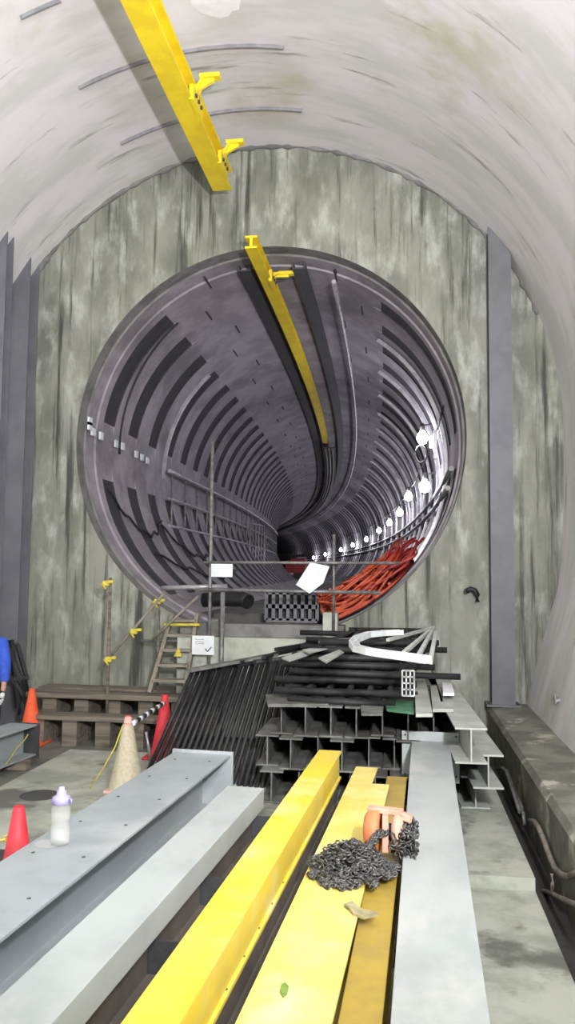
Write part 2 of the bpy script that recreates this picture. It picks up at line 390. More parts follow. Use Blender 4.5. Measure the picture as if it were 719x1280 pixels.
# cables drooping on left wall
for i,(s0,s1,z0,z1,sag,lab) in enumerate(((.9,3.6,3.6,3.3,.5,'black cable sagging on the left tunnel wall, close to the mouth'),(3.4,7.5,3.2,3.0,.5,'black cable sagging on the left tunnel wall below the railing'),(2,9,2.6,2.4,.3,'low black cable along the left tunnel wall'))):
    b=MB(); pts=[]
    for j in range(17):
        u=j/16; z=z0+(z1-z0)*u-sag*4*u*(1-u)+.05*math.sin(j*1.9); r=RI-.05
        pts.append(tp(s0+(s1-s0)*u,-math.sqrt(r*r-(z-TC[1])**2),z))
    b.tube(pts,.02,6); tag(b.build('wall_cable','black'),lab,'cable')
b=MB(); pts=[tpo(1.3+.02*i,RI-.04,rad(128+i*3.2)) for i in range(17)]; b.tube(pts,.018,6); tag(b.build('wall_cable','black'),'thin black cable hanging in an arc down the upper left tunnel wall','cable')
# ---------------------------------------------------------------- lamps in tunnel
lamps=[(545,548,4.5),(531,607,7.4),(511,620,15),(500,640,19.5),(487,653,23.5),(474,663,28),(458,674,34),(441,681,39),(426,687,44.5),(407,693,50),(392,697,56),(371,708,66)]
for i,(px,py,s) in enumerate(lamps):
    # find s on the wall for this direction
    best=None
    for q in range(20,900):
        ss=q*.1; p0=tp(ss,2.5,4.5); X=ray(px,py); xx=X.x/X.y*p0.y
        e=abs(xx-p0.x)/p0.y
        if best is None or e<best[0]: best=(e,ss)
    ss=best[1]; p=tp(ss,2.5,aY(px,py,tp(ss,2.5,4.5).y).z)
    if i==0: ss=4.6; p=tp(ss,2.42,5.0)
    t=thing('work_lamp','glowing white work lamp strung on the right tunnel wall, %s from the mouth'%ORD[i],'lamp',p,'work lamps along the right tunnel wall')
    R=.115
    b=MB(); b.lathe([(0,-R*1.3),(R*.6,-R*1.1),(R,-R*.3),(R*.9,R*.3),(R*.4,R),(R*.35,R*1.2),(0,R*1.2)],p,14); b.build('bulb','bulb',t)
    b=MB(); b.lathe([(0,R*1.1),(R*.45,R*1.1),(R*.45,R*2.1),(R*.2,R*2.4),(0,R*2.4)],p,10)
    a=ss/RC; b.bar(p+V((0,0,R*2)),p+V((.3,0,R*2+.05)),.03,.03); b.build('socket','dark',t)
    if i==0:
        b=MB(); b.tube([p+V((-.03+.11*math.sin(x*PI/8),0,-.33+.17*math.cos(x*PI/8))) for x in range(16)],.014,6,closed=True); b.build('cable','pipe',t)
    ld=bpy.data.lights.new('lamp_light','POINT'); ld.energy=(40,75)[i>0]; ld.color=(.92,.9,1); ld.shadow_soft_size=.1
    lo=bpy.data.objects.new('lamp_light',ld); C.objects.link(lo); lo.parent=t; lo.location=(-.18,-.05,-.05)
t=thing('flood_fitting','glowing tube light fitting fixed to the right tunnel wall just below the first lamp','lamp',tp(2.9,2.5,4.4))
p=tp(2.9,2.52,4.62)
b=MB(); b.box(p+V((.05,0,-.05)),(.06,.16,.5)); b.build('housing','rib',t)
b=MB(); b.tube([p+V((-.01,0,-.1)),p+V((-.01,0,.1))],.035,8); b.build('tube','bulb',t)
b=MB(); b.tube([tp(s,2.6,4.95-.12*abs(math.sin(s*PI/4.5))) for s in [i*.75+1 for i in range(90)]],.018,6)
tag(b.build('lamp_cable','black'),'black supply cable linking the work lamps along the right tunnel wall','cable')
for k,(lat,z) in enumerate(((2.68,3.9),(2.62,3.6))):
    b=MB(); b.tube([tp(1+i*2,math.sqrt((RI-.07)**2-(z-TC[1])**2),z) for i in range(40)],.04,8)
    tag(b.build('wall_pipe','pipe'),('upper' if k==0 else 'lower')+' grey service pipe along the right tunnel wall below the lamps','pipe')
# ---------------------------------------------------------------- orange cables in the mouth
def heap_pt(s,d,lift): return tpo(s,RI-.03-lift,rad(max(-71,min(-30,d))))
for i in range(44):
    b=MB(); red=i%3==2
    s0=random.uniform(.35,1.7); d0=random.uniform(-67,-43); A_=random.uniform(.3,1.1); B_=random.uniform(6,15); ph=random.uniform(0,6); turns=random.uniform(.8,1.7); dr=random.uniform(-8,12); ll=random.uniform(0,.40); red=d0>-53 and i%4>0
    pts=[]
    for j in range(30):
        u=j/29; a=ph+turns*2*PI*u
        pts.append(heap_pt(max(.06,s0+A_*math.cos(a)+.12*math.sin(7*u+ph)+.4*(u-.5)),d0+B_*math.sin(a)+dr*(u-.5)+3*math.sin(11*u+ph),max(0,ll+.09*math.sin(a*1.3+i)-(.004*abs(d0+58)))))
    b.tube(pts,random.uniform(.016,.027),6)
    tag(b.build('loose_cable','redcable' if red else 'orange'),('red' if red else 'orange')+' loose cable in the tangled heap at the lower right of the tunnel mouth','cable',('red' if red else 'orange')+' cables in the tunnel mouth heap')
# ---------------------------------------------------------------- concrete step in front of the mouth
pl=aY(262,790,10.85);pr=aY(425,790,10.85)
t=thing('concrete_step','pale concrete step block below the round tunnel mouth','concrete block',((pl.x+pr.x)/2,11,0))
b=MB(); b.box(((pl.x+pr.x)/2-.2,11.05,.73),(pr.x-pl.x+.5,.46,1.34)); b.build('block','slab',t,.01)
b=MB(); b.box(((pl.x+pr.x)/2-.2,11.12,1.49),(pr.x-pl.x+.5,.34,.18)); b.build('sill','lip',t,.01)
p=aY(413,778,10.9); b=MB(); b.box((p.x,10.98,1.58),(.2,.25,.36)); b.build('upstand','slab',t,.01)
p=aY(268,778,10.9); b=MB(); b.box((p.x+.02,11.0,1.52),(.14,.22,.24)); b.build('upstand','kerb',t,.01)
# grid crate
a=aY(333,775,11.6);c=aY(397,741,11.6)
t=thing('grid_crate','grey crate front with two rows of square holes standing in the tunnel mouth','crate',((a.x+c.x)/2,11.6,a.z))
w=c.x-a.x;h=c.z-a.z; b=MB()
for i in range(8): b.box((a.x+w*i/7,11.6,(a.z+c.z)/2),(.05,.06,h))
for j in range(3): b.box(((a.x+c.x)/2,11.6,a.z+h*j/2),(w,.06,.06))
b.build('grid','column',t)
b=MB(); b.box(((a.x+c.x)/2,11.85,(a.z+c.z)/2),(w,.03,h)); 
for x in(a.x,c.x): b.box((x,11.73,(a.z+c.z)/2),(.03,.24,h))
b.build('crate_body','duct',t)
a=aY(262,752,11.5);c=aY(312,752,11.5)
b=MB(); b.tube([(a.x-.1,11.55,a.z+.02),(a.x+.2,11.5,a.z+.04),(c.x-.1,11.5,c.z+.03),(c.x,11.42,c.z)],.11,14)
tag(b.build('air_duct','duct'),'short fat black duct lying in the tunnel mouth behind the guard rails','duct')
# red trolley far inside
p=tp(35,-1.5,1.66)
t=thing('red_trolley','small red trolley on the tunnel floor far inside','trolley',p)
b=MB(); b.box(p+V((0,0,.95)),(1.15,1.6,.7)); b.box(p+V((.1,0,1.35)),(.8,1.2,.14)); b.build('body','redpaint',t)
b=MB(); b.box(p+V((.25,-.1,.42)),(.7,1.4,.36)); b.build('chassis','dark',t)
for x,y in((-.4,-.6),(.4,-.6),(-.4,.6),(.4,.6)):
    b=MB(); b.lathe([(0,-.05),(.18,-.05),(.18,.05),(0,.05)],p+V((x,y,.18)),12,rot=Matrix.Rotation(PI/2,3,'Y')); b.build('wheel','black',t)
# ---------------------------------------------------------------- guard rails and scaffold
SY=10.7
def vpipe(name,px,y0,y1,Y,r,mt,lab,zmin=None):
    a=aY(px,y1,Y);c=aY(px,y0,Y); z0=a.z if zmin is None else zmin
    b=MB(); b.tube([(a.x,Y,z0),(a.x,Y,c.z)],r,8); return tag(b.build(name,mt),lab,'scaffold pipe')
vpipe('scaffold_post',261,552,835,SY,.024,'pipe','tall thin scaffold post before the tunnel mouth, carrying the ticked white card',0)
vpipe('scaffold_post',277,740,830,SY-.06,.03,'pipe','short scaffold post right of the tall one, ending at the middle guard rail',0)
vpipe('scaffold_post',417,668,775,SY+.1,.02,'pipe','scaffold post at the right end of the guard rails',1.5)
def hpipe(name,pa,pb,Y,r,mt,lab,Y2=None):
    a=aY(*pa,Y);c=aY(*pb,Y2 or Y); b=MB(); b.tube([a,c],r,8); return tag(b.build(name,mt),lab,'scaffold pipe')
hpipe('guard_rail',(255,703),(500,704),SY-.05,.02,'pipe','upper guard rail pipe across the tunnel mouth')
hpipe('guard_rail',(250,737),(476,741),SY-.08,.024,'pipe','lower guard rail pipe across the tunnel mouth')
hpipe('guard_rail',(202,735),(284,733),SY+.25,.035,'rib','short bright pipe over the ladder at the left of the tunnel mouth')
vpipe('scaffold_post',133,722,915,10.5,.022,'timber','thin scaffold post standing alone in front of the end wall, left of the ladder',0)
vpipe('scaffold_post',197,746,840,10.85,.02,'timber','short scaffold post at the left side of the ladder',.66)
hpipe('scaffold_brace',(128,832),(205,742),10.6,.02,'ladderwood','sloping scaffold brace left of the ladder')
hpipe('scaffold_brace',(190,800),(248,745),10.75,.018,'ladderwood','sloping scaffold brace behind the ladder top')
hpipe('scaffold_ledger',(176,801),(222,801),10.95,.02,'pipe','short horizontal scaffold pipe at the left of the ladder')
hpipe('scaffold_ledger',(205,781),(250,781),10.8,.02,'clamp','short yellow pipe across the top of the ladder')
for px,py,Y,lab in((133,729,10.45,'yellow clamp at the top of the lone scaffold post'),(168,789,10.55,'yellow clamp halfway along the sloping brace'),(136,824,10.5,'yellow clamp on the lone scaffold post at the foot of the brace'),(197,752,10.8,'yellow clamp on the short post left of the ladder')):
    p=aY(px,py,Y); t=thing('pipe_clamp',lab,'clamp',p,'yellow scaffold clamps')
    b=MB(); b.box(p,(.09,.07,.07)); b.box(p+V((.07,0,.02)),(.07,.05,.04)); b.build('jaw','clamp',t,.008)
    b=MB(); b.tube([p+V((-.06,-.02,0)),p+V((.02,-.06,-.08))],.014,6); b.build('bolt','clamp',t)
p=aY(222,816,10.7); b=MB(); b.add([p+V((-.05,0,-.05)),p+V((.06,0,-.05)),p+V((.01,0,.08)),p+V((-.05,.03,-.05)),p+V((.06,.03,-.05)),p+V((.01,.03,.08))],[(0,1,2),(3,5,4),(0,3,4,1),(1,4,5,2),(2,5,3,0)])
tag(b.build('yellow_tag','clamp'),'small bright yellow tag tied to the ladder','tag')
# ladder
t=thing('wooden_ladder','wooden ladder leaning up to the left side of the tunnel mouth','ladder',aZ(205,868,.64))
L0=aY(187,868,10.55);L1=aY(216,768,11.0);R0=aY(231,868,10.55);R1=aY(247,768,11.0)
L0.z=R0.z=.66
for a,c in((L0,L1),(R0,R1)):
    b=MB(); b.bar(a,c,.05,.09,upv=(0,1,.2)); b.build('side_rail','ladderwood',t)
for k in range(5):
    u=.16+.19*k; b=MB(); a=L0.lerp(L1,u);c=R0.lerp(R1,u); b.bar(a,c,.17,.035); b.build('tread','ladderwood',t)
# cards
t=thing('notice_card','white notice card with a black tick mark hung on the tall post','notice',aY(254,818,SY-.06))
a=aY(240,818,SY-.06);c=aY(268,795,SY-.06)
b=MB(); b.box(((a.x+c.x)/2,SY-.06,(a.z+c.z)/2),(c.x-a.x,.008,c.z-a.z)); b.build('card','white',t)
b=MB(); z=a.z+.06; x=c.x-.09; y=SY-.067
b.bar((x-.03,y,z+.02),(x,y,z-.015),.004,.014,upv=(0,0,1)); b.bar((x,y,z-.015),(x+.055,y,z+.045),.004,.014)
for k in range(3):
    pts=[(a.x+.04+j*.018,y,c.z-.05-k*.028+random.uniform(-.008,.008)) for j in range(8)]
    b.tube(pts,.0025,4)
b.build('lettering','ink',t)
a=aY(264,721,SY-.1);c=aY(291,705,SY-.1)
b=MB(); b.box(((a.x+c.x)/2,SY-.1,(a.z+c.z)/2),(c.x-a.x,.008,c.z-a.z)); tag(b.build('blank_card','white'),'blank white card hung at the left end of the upper guard rail','notice')
b=MB(); Yp=SY-.12; q=[aY(x,y,Yp) for x,y in((370,731),(388,703),(412,708),(404,729),(387,742))]
n=5; b.add(q+[v+V((0,.01,0)) for v in q],[list(range(n)),[n+i for i in range(n)][::-1]]+[(i,(i+1)%n,n+(i+1)%n,n+i) for i in range(n)])
tag(b.build('plastic_sheet','white'),'tilted white sheet hanging over the lower guard rail','sheet')
# timber stacks along the wall foot
def plank(a,c,w,h,lab):
    b=MB(); b.bar(a,c,w,h); return tag(b.build('timber_plank','timber',bevel=.006),lab,'plank','timber planks at the foot of the end wall')
x0=aY(42,880,10.7).x;x1=aY(236,880,10.7).x
plank((x0,11.0,.62),(x1,11.0,.62),.34,.07,'upper rear timber plank at the foot of the end wall')
plank((x0,10.62,.60),(x1+.2,10.62,.60),.34,.07,'upper front timber plank at the foot of the end wall')
plank((x0+.15,10.3,.36),(x1+.5,10.3,.36),.30,.06,'lower timber plank at the foot of the end wall')
for i in range(5):
    x=x0+.3+i*(x1-x0-.4)/4; b=MB(); b.box((x,10.8,.2825),(.2,.5,.565)); b.box((x,10.35,.165),(.2,.35,.33)); tag(b.build('timber_trestle','timber'),'dark timber trestle block under the planks, %s from the left'%['first','second','third','fourth','fifth'][i],'trestle','trestle blocks under the planks')
# pipe hook on wall
b=MB(); q=[(583,739),(588,736),(594,738),(597,744),(597,752)]; b.tube([aY(x,y,WY-.12) for x,y in q],.035,8); b.tube([aY(583,739,WY-.12),aY(584,738,WY+.0)],.035,8)
tag(b.build('bent_pipe_stub','black'),'short bent black pipe stub sticking out of the end wall, right of the opening','pipe')
b=MB(); p=aX(703,860,1.82); p=V((1.76,p.y,.9)); b.box(p,(.06,.16,.03)); b.tube([p+V((-.02,-.06,-.04)),p+V((-.02,.02,.08))],.012,6)
tag(b.build('wall_bracket','rib'),'small grey bracket low on the right side lining','bracket')
# ---------------------------------------------------------------- foreground beams
def seg(pf,z,slx,vpx=552):   # far end point and direction of a level beam
    a=aZ(*pf,z); return a
def level_beam(name,lab,far_l,near_l,w,h,z,mt,plate=None,close=False,ext=1.4,group=None,holes=0,tf=.018,solid=False,tw=.014):
    """far_l/near_l: pixels of the left edge of the top flange"""
    A=aZ(*far_l,z);B=aZ(*near_l,z); d=(B-A).normalized(); B=B+d*ext
    side=d.cross(V((0,0,1)));  # for d toward camera: side points to -x ; right is +x
    if side.x<0: side=-side
    A=A+side*w/2;B=B+side*w/2
    t=thing(name,lab,'steel beam',(A+B)/2-V((0,0,h)),group)
    up_=V((0,0,1)); zc=-h/2
    b=MB(); b.sweep([(-w/2,-h/2),(w/2,-h/2),(w/2,h/2),(-w/2,h/2)] if solid else Hprof(w,h,tf,tw),[A+V((0,0,zc)),B+V((0,0,zc))]); b.build('beam_section',mt,t,.003)
    if plate:
        pw,ph,dz=plate; b=MB(); rot=Matrix((side,d,V((0,0,1)))).transposed()
        b.box(A-d*.0+V((0,0,dz-ph/2)),(pw,.025,ph),rot); e=b.build('end_plate',mt,t,.003)
        for sx in(-1,1):
            for zz in(.035,ph-.06):
                b=MB(); b.lathe([(0,.004),(.01,.004),(.01,0)],A+side*sx*(pw/2-.03)+d*.014+V((0,0,dz-zz)),8,rot=rot@Matrix.Rotation(-PI/2,3,'X'))
                b.build('bolt_hole','dark',e)
    if holes:
        for k in range(holes):
            for sx in(-1,1):
                c=A.lerp(B,(k+.5)/holes)+side*sx*w*.3
                b=MB(); b.lathe([(0,.002),(.01,.002),(.01,0)],c,8)
                b.build('bolt_hole','dark',t)
    return t,A,B,d,side
level_beam('steel_beam','wide blue-grey steel beam with end plate on the left, carrying the water bottle',(219,939),(0,1077),.46,.40,.87,'bluegrey',plate=(.50,.42,.02),ext=2.2,holes=9,group='beams laid out in the foreground')
level_beam('steel_beam','long pale grey box beam in the left foreground, between the bottle beam and the yellow beams',(285,982),(0,1245),.25,.13,.86,'grey',ext=1.2,group='beams laid out in the foreground',solid=True)
t,A,B,d,sd=level_beam('yellow_beam','bright yellow steel beam, leftmost of the yellow beams',(399,937),(150,1280),.182,.22,.87,'yellow',ext=1.0,tw=.15,tf=.02,group='beams laid out in the foreground')
for k in range(9):
    c=A.lerp(B,.45+k*.055)+sd*.07+V((0,0,-.201)); b=MB(); b.lathe([(0,.003),(.012,.003),(.012,0)],c,8); b.build('bolt_hole','dark',t)
level_beam('yellow_beam','yellow steel beam, second from the left, reaching furthest back of the two joined ones',(445,958),(293,1280),.178,.26,.72,'yellow_pale',ext=1.0,group='beams laid out in the foreground')
level_beam('yellow_beam','yellow steel beam joined to the right side of the second one, under the chain hoist',(461,979),(358,1280),.155,.26,.72,'yellow_pale',ext=1.0,group='beams laid out in the foreground')
level_beam('yellow_beam','darker worn yellow steel beam beside the right grey beam, under the hoist',(484,970),(422,1280),.158,.24,.68,'yellow_dark',ext=1.0,group='beams laid out in the foreground')
level_beam('steel_beam','long pale grey steel beam with square end plate at the right, beside the floor slab',(515,925),(488,1280),.345,.29,.735,'grey',plate=(.53,.46,.085),ext=1.0,group='beams laid out in the foreground')
# brown supporting beams
def flatH(lab,far,near,w,h,z,plates=()):
    A=aZ(*far,z);B=aZ(*near,z);d=(B-A).normalized();B=B+d*1.2;sd=d.cross(V((0,0,1)))
    if sd.x<0:sd=-sd
    t=thing('brown_beam',lab,'steel beam',(A+B)/2,'brown beams under the yellow ones')
    b=MB(); zc=z-h/2
    for e in(0,w): b.bar(A+sd*e+V((0,0,-h/2)),B+sd*e+V((0,0,-h/2)),.015,h)
    b.bar(A+sd*w/2+V((0,0,-h*.6)),B+sd*w/2+V((0,0,-h*.6)),w-.02,.014)
    b.build('beam_section','brown',t)
    rot=Matrix((sd,d,V((0,0,1)))).transposed()
    for u in plates:
        c=A.lerp(B,u)+sd*w/2; b=MB(); b.box(c+V((0,0,-h*.28)),(w-.02,.014,h*.62),rot); b.build('stiffener','dark',t)
    return A,B
A0=aZ(318,1012,.70);
flatH('brown dusty beam lying flat with dark stiffener plates, between the pale grey and first yellow beams',(322,1010),(95,1280),.36,.24,.69,plates=(.05,.33,.52,.8))
flatH('dark brown beam lying flat below the first yellow beam, seen in the gap on its right',(416,985),(262,1280),.22,.2,.65)
# cross supports under the laid-out beams
for i,(y,zt) in enumerate(((2.2,.45),(5.0,.45))):
    b=MB(); xa=-3.6 if y<3 else -3.3; 
    b.sweep(Hprof(.3,.42,.02,.015),[(xa,y,.236),(.15,y+.0,.236)]); tag(b.build('support_beam','dark'),'dark cross beam on the floor carrying the laid-out beams, '+('nearer' if y<3 else 'farther')+' one','steel beam')
# left distant beam
p=aZ(50,905,.47); q=aZ(0,921,.47); d=(q-p).normalized()
t=thing('steel_beam','grey steel beam at the left edge of the picture, in front of the orange cone','steel beam',p-V((0,0,.35)))
b=MB(); b.sweep(Hprof(.36,.36,.02,.014),[p+V((-.2,0,-.18)),p+d*3.0+V((-.2,0,-.18))]); b.build('beam_section','bluegrey',t,.003)
b=MB(); b.box(p+V((-.19,.0,-.19)),(.4,.02,.40),Matrix.Rotation(math.atan2(d.y,d.x)+PI/2,3,'Z')); b.build('end_plate','dark',t)
b=MB(); 
for k in (.3,2.4): b.box(p+d*k+V((-.2,0,-.41)),(.5,.12,.1))
tag(b.build('timber_packer','timber'),'timber packers under the grey beam at the left edge','timber')
# ---------------------------------------------------------------- H beam stack
rowsn=['bottom','middle','top']; FW=.228; RH=.30
def hb(x,yf,yb,ztop,mt,lab,w=FW,h=RH,dx=0):
    b=MB(); b.sweep(Hprof(w-.006,h-.004,.016,.012),[(x,yf,ztop-h/2),(x+dx,yb,ztop-h/2)])
    return tag(b.build('stacked_beam',mt),lab,'steel beam','H-beams stacked in front of the end wall')
nth=['first','second','third','fourth','fifth','sixth','seventh','eighth']
z0=.12
xs0=aY(334,900,7.8).x
bb=MB()
for y in(8.2,9.9): bb.box((xs0+.8,y,.119),(2.9,.16,.01))
for r in range(3):
    for k in range(7):
        off=(-.06,-.13,0)[r]
        x=xs0+.13+k*.245+off; yf=7.8+random.uniform(-.12,.18)-(0.12 if r==0 else 0)
        hb(x,yf,10.4,z0+RH*(r+1),'hsteel','steel H-beam end in the %s row of the stack, %s from the left'%(rowsn[r],nth[k]))
xr=aY(590,905,7.0).x
for r,(yf,xo) in enumerate(((7.8,.10),(7.35,.17),(6.95,-.01))):
    hb(xr+xo,yf,10.2,z0+RH*(r+1),'hlight','pale steel H-beam sticking out at the right end of the stack, %s row'%rowsn[r],.27,RH,dx=-.12)
hb(xr-.27,7.80,10.2,z0+RH*2,'hsteel','H-beam at the right of the stack, middle row, just inside the protruding one',.24,RH)
hb(xr-.27,7.85,10.2,z0+RH,'hsteel','H-beam at the right of the stack, bottom row, just inside the protruding one',.24,RH)
# pale plates lying on top at right
def plate(q,z,th,mt,lab,cat='plate'):
    P=[aZ(x,y,z) for x,y in q]; n=len(P); b=MB(); b.add(P+[v-V((0,0,th)) for v in P],[list(range(n)),[n+i for i in range(n)][::-1]]+[(i,(i+1)%n,n+(i+1)%n,n+i) for i in range(n)])
    return tag(b.build('steel_plate',mt),lab,cat)
plate([(518,845),(531,845),(541,892),(520,892)],1.10,.03,'hlight','narrow pale steel plate on the stack, left of the cut pieces')
plate([(538,856),(546,856),(551,877),(567,877),(567,886),(541,886)],1.05,.03,'hlight','L-shaped pale steel plate on the stack, next to the narrow one')
plate([(553,852),(565,854),(568,866),(554,866)],1.09,.03,'plaster','small cream plate on top of the L-shaped plate')
plate([(480,874),(518,876),(518,890),(484,886)],1.04,.025,'greensheet','green and white sheet lying on the stack front')
plate([(450,872),(482,870),(478,892),(452,892)],1.03,.02,'hsteel','greyish plate lying on the stack front, left of the green sheet')
plate([(332,868),(376,866),(384,872),(416,876),(410,880),(335,880)],1.03,.03,'hsteel','bent grey plate at the left top of the stack')
# ---------------------------------------------------------------- black lattice frames
def frame(name,P00,P10,P11,P01,nr,r,lab,group,diag=False,chords=2):
    """corner order: rail A from P00 to P10, rail B from P01 to P11; rungs between"""
    P=[V(p) for p in(P00,P10,P11,P01)]
    t=thing(name,lab,'lattice frame',(P[0]+P[1]+P[2]+P[3])/4,group)
    for a,c in((P[0],P[1]),(P[3],P[2])):
        b=MB(); b.tube([a,c],r*1.25,8); b.build('chord','black',t)
    for k in range(nr):
        u=(k+.5)/nr; b=MB(); a=P[0].lerp(P[1],u);c=P[3].lerp(P[2],u); b.tube([a,c],r*1.1,6); b.build('rod','black',t)
    if diag:
        b=MB(); b.tube([P[0],P[2]],r*.6,6); b.build('brace','pipe' if diag==2 else 'black',t)
    return t
# flat pile on top of the stack
xL=aY(335,850,8.0).x
zz=1.045
for i in range(8):
    a=random.uniform(-.12,.12)+ (.10 if i>4 else 0); l=1.85+random.uniform(-.35,.35); y0=7.95+random.uniform(-.1,.35)+(.1*i); dp=10.7-y0-.12*(i%3)
    x0=xL+random.uniform(-.1,.25)+(0 if i<4 else .12*(i-3)); x1=min(x0+l,-.02+i*.055+random.uniform(-.08,.04))
    f=lambda x,y:(x,y+(x-x0)*a,zz)
    frame('lattice_frame',f(x0,y0),f(x1,y0),f(x1-.05,y0+dp),f(x0+.2,y0+dp),5+i%3,.03,'black lattice frame lying flat on the beam stack, %s from the bottom'%nth[i],'black frames lying on the stack',diag=(2 if i>5 else 1))
    zz+=.072
ztop=zz
for k in range(8):
    y=7.98+.03*k; b=MB(); x0=xL+random.uniform(-.02,.3); b.tube([(x0,y+.25+k*.28,1.085+.062*k),(x0+random.uniform(1.2,1.9),y+.2+k*.28,1.085+.062*k+random.uniform(-.01,.01))],.034,8)
    tag(b.build('black_pipe','black'),'black steel pipe lying crosswise among the flat frames on the stack','pipe','black pipes among the frames')
# leaning frames
gl='black frames leaning on the left of the stack'
def lean(pb0,pb1,pt0,pt1,zt,nr,i,dz=0):
    A=aZ(*pb0,.03);B=aZ(*pb1,.03);Cc=aZ(*pt1,zt);D=aZ(*pt0,zt)
    return frame('lattice_frame',A,B,Cc,D,nr,.024,'black lattice frame leaning on the left of the stack, %s from the left'%nth[i],gl)
for i in range(6):
    xb=177+23*i; xt=238+20*i
    lean((xb,974+4*i),(xb+44,984+3*i),(xt,838-2.5*i),(xt+42,833-2.5*i),1.18+.025*i,6,i)
b=MB(); b.bar(aZ(236,838,1.22),aZ(345,818,1.34),.12,.03); tag(b.build('dusty_board','hsteel'),'dusty grey board lying along the tops of the leaning black frames','board')
# long sloping tubes at the upper back
for i,(a,c,z) in enumerate((((330,822),(430,790),1.45),((300,828),(420,800),1.40),((345,812),(515,783),1.5))):
    b=MB(); b.bar(aZ(*a,z-.12),aZ(*c,z),.05,.04); tag(b.build('black_bar','black'),'black flat bar lying across the back of the frame pile, %s from the front'%['first','third','last'][i],'bar','black bars at the back of the pile')
for q,z,lab in(([(352,822),(384,812),(392,816),(362,826)],1.47,'pale sheet offcut on the frames, leftmost'),([(378,812),(412,806),(420,808),(386,816)],1.5,'pale sheet offcut on the frames, farther back'),([(398,822),(424,812),(430,815),(408,828)],1.5,'slanted pale sheet offcut on the frames, nearest the white ring')):
    plate(q,z,.012,'hlight',lab,'sheet')
# white ring segment
t=thing('ring_segment','white curved channel segment with bolt holes lying on top of the black frames','ring segment',aZ(490,815,1.5))
q=[(502,790),(480,791),(460,793),(446,798),(441,804),(446,810),(462,814),(482,817),(505,820),(535,824)]
pts=[aZ(x,y,ztop+.06) for x,y in q]
b=MB(); b.sweep([(-.035,-.03),(.035,-.03),(.035,.025),(.028,.025),(.028,-.022),(-.028,-.022),(-.028,.025),(-.035,.025)],pts); b.build('channel','white',t)
for k in range(12):
    u=5+k*.33; j=int(u); p=pts[min(j,9)].lerp(pts[min(j+1,9)],u-j); b=MB(); b.box(p+V((0,-.036,0)),(.022,.006,.02)); b.build('bolt_hole','dark',t)
t=thing('white_lattice','pale lattice end piece at the right end of the frame pile','lattice piece',aZ(530,820,1.45))
b=MB(); A=aZ(542,783,1.5)
for a,c in(((543,784),(522,822)),((540,786),(505,816)),((545,790),(538,828)),((543,784),(485,800)),((522,822),(538,828))):
    b.bar(aZ(*a,ztop+.04),aZ(*c,ztop),.035,.03)
b.build('bars','hlight',t)
t=thing('perforated_end','small pale perforated end plate hanging at the right of the pile','plate',aY(512,860,7.9))
b=MB()
a=aY(503,838,7.88);c=aY(518,870,7.88)
for i in range(4): b.box((a.x+(c.x-a.x)*i/3,7.88,(a.z+c.z)/2),(.014,.02,a.z-c.z))
for j in range(5): b.box(((a.x+c.x)/2,7.88,a.z+(c.z-a.z)*j/4),(c.x-a.x,.02,.014))
b.build('grid','white',t)
# ---------------------------------------------------------------- chain hoist and chain
hp=aZ(482,1066,.72)
t=thing('chain_hoist','orange hand chain hoist lying on the yellow beams at the top of its chain heap','chain hoist',hp)
rotY=Matrix.Rotation(rad(-8),3,'Z')@Matrix.Rotation(PI/2,3,'Y')
b=MB(); c0=hp+V((-.06,0,.125)); b.lathe([(0,-.055),(.08,-.055),(.108,-.035),(.115,0),(.115,.03),(0,.03)],c0,24,rot=rotY); b.build('gear_cover','hoist',t)
b=MB(); b.lathe([(0,-.03),(.10,-.03),(.118,0),(.10,.03),(0,.03)],hp+V((.075,.01,.125)),24,rot=rotY); b.build('hand_wheel_cover','hoistpink',t)
b=MB(); b.box(hp+V((.0,.0,.235)),(.2,.06,.03),Matrix.Rotation(rad(-12),3,'Z')); b.box(hp+V((-.0,-.0,.13)),(.035,.2,.2)); b.box(hp+V((.10,-.02,.215)),(.1,.05,.04),Matrix.Rotation(rad(20),3,'Y')); b.build('frame','hoistpink',t,.006)
b=MB(); b.lathe([(0,-.05),(.045,-.05),(.045,.05),(0,.05)],hp+V((0,0,.12)),16,rot=rotY); b.build('chain_wheel','dark',t)
b=MB(); b.tube([hp+V((.12+.04*math.sin(k*.5),.02,.17+.04*math.cos(k*.5))) for k in range(9)],.011,6); b.build('hook','chain',t)
def link(b,p,dr,tw,L=.044,W=.014,r=.005):
    dr=dr.normalized(); s=dr.cross(V((.1,.2,1))).normalized(); n=s.cross(dr)
    s2=s*math.cos(tw)+n*math.sin(tw)
    pts=[p+dr*(L/2-W)*e+dr*W*math.cos(a)*1+s2*W*math.sin(a) for e,a in((1,-PI/3),(1,0),(1,PI/3),(-1,PI-PI/3),(-1,PI),(-1,PI+PI/3))]
    b.sweep([(r,0),(0,r),(-r,0),(0,-r)],pts,closed=True,smooth=True)
b=MB(); cc=aZ(432,1092,.72)
A1=aZ(388,1100,.72)
p=cc+V((0,0,.05)); ang=0; 
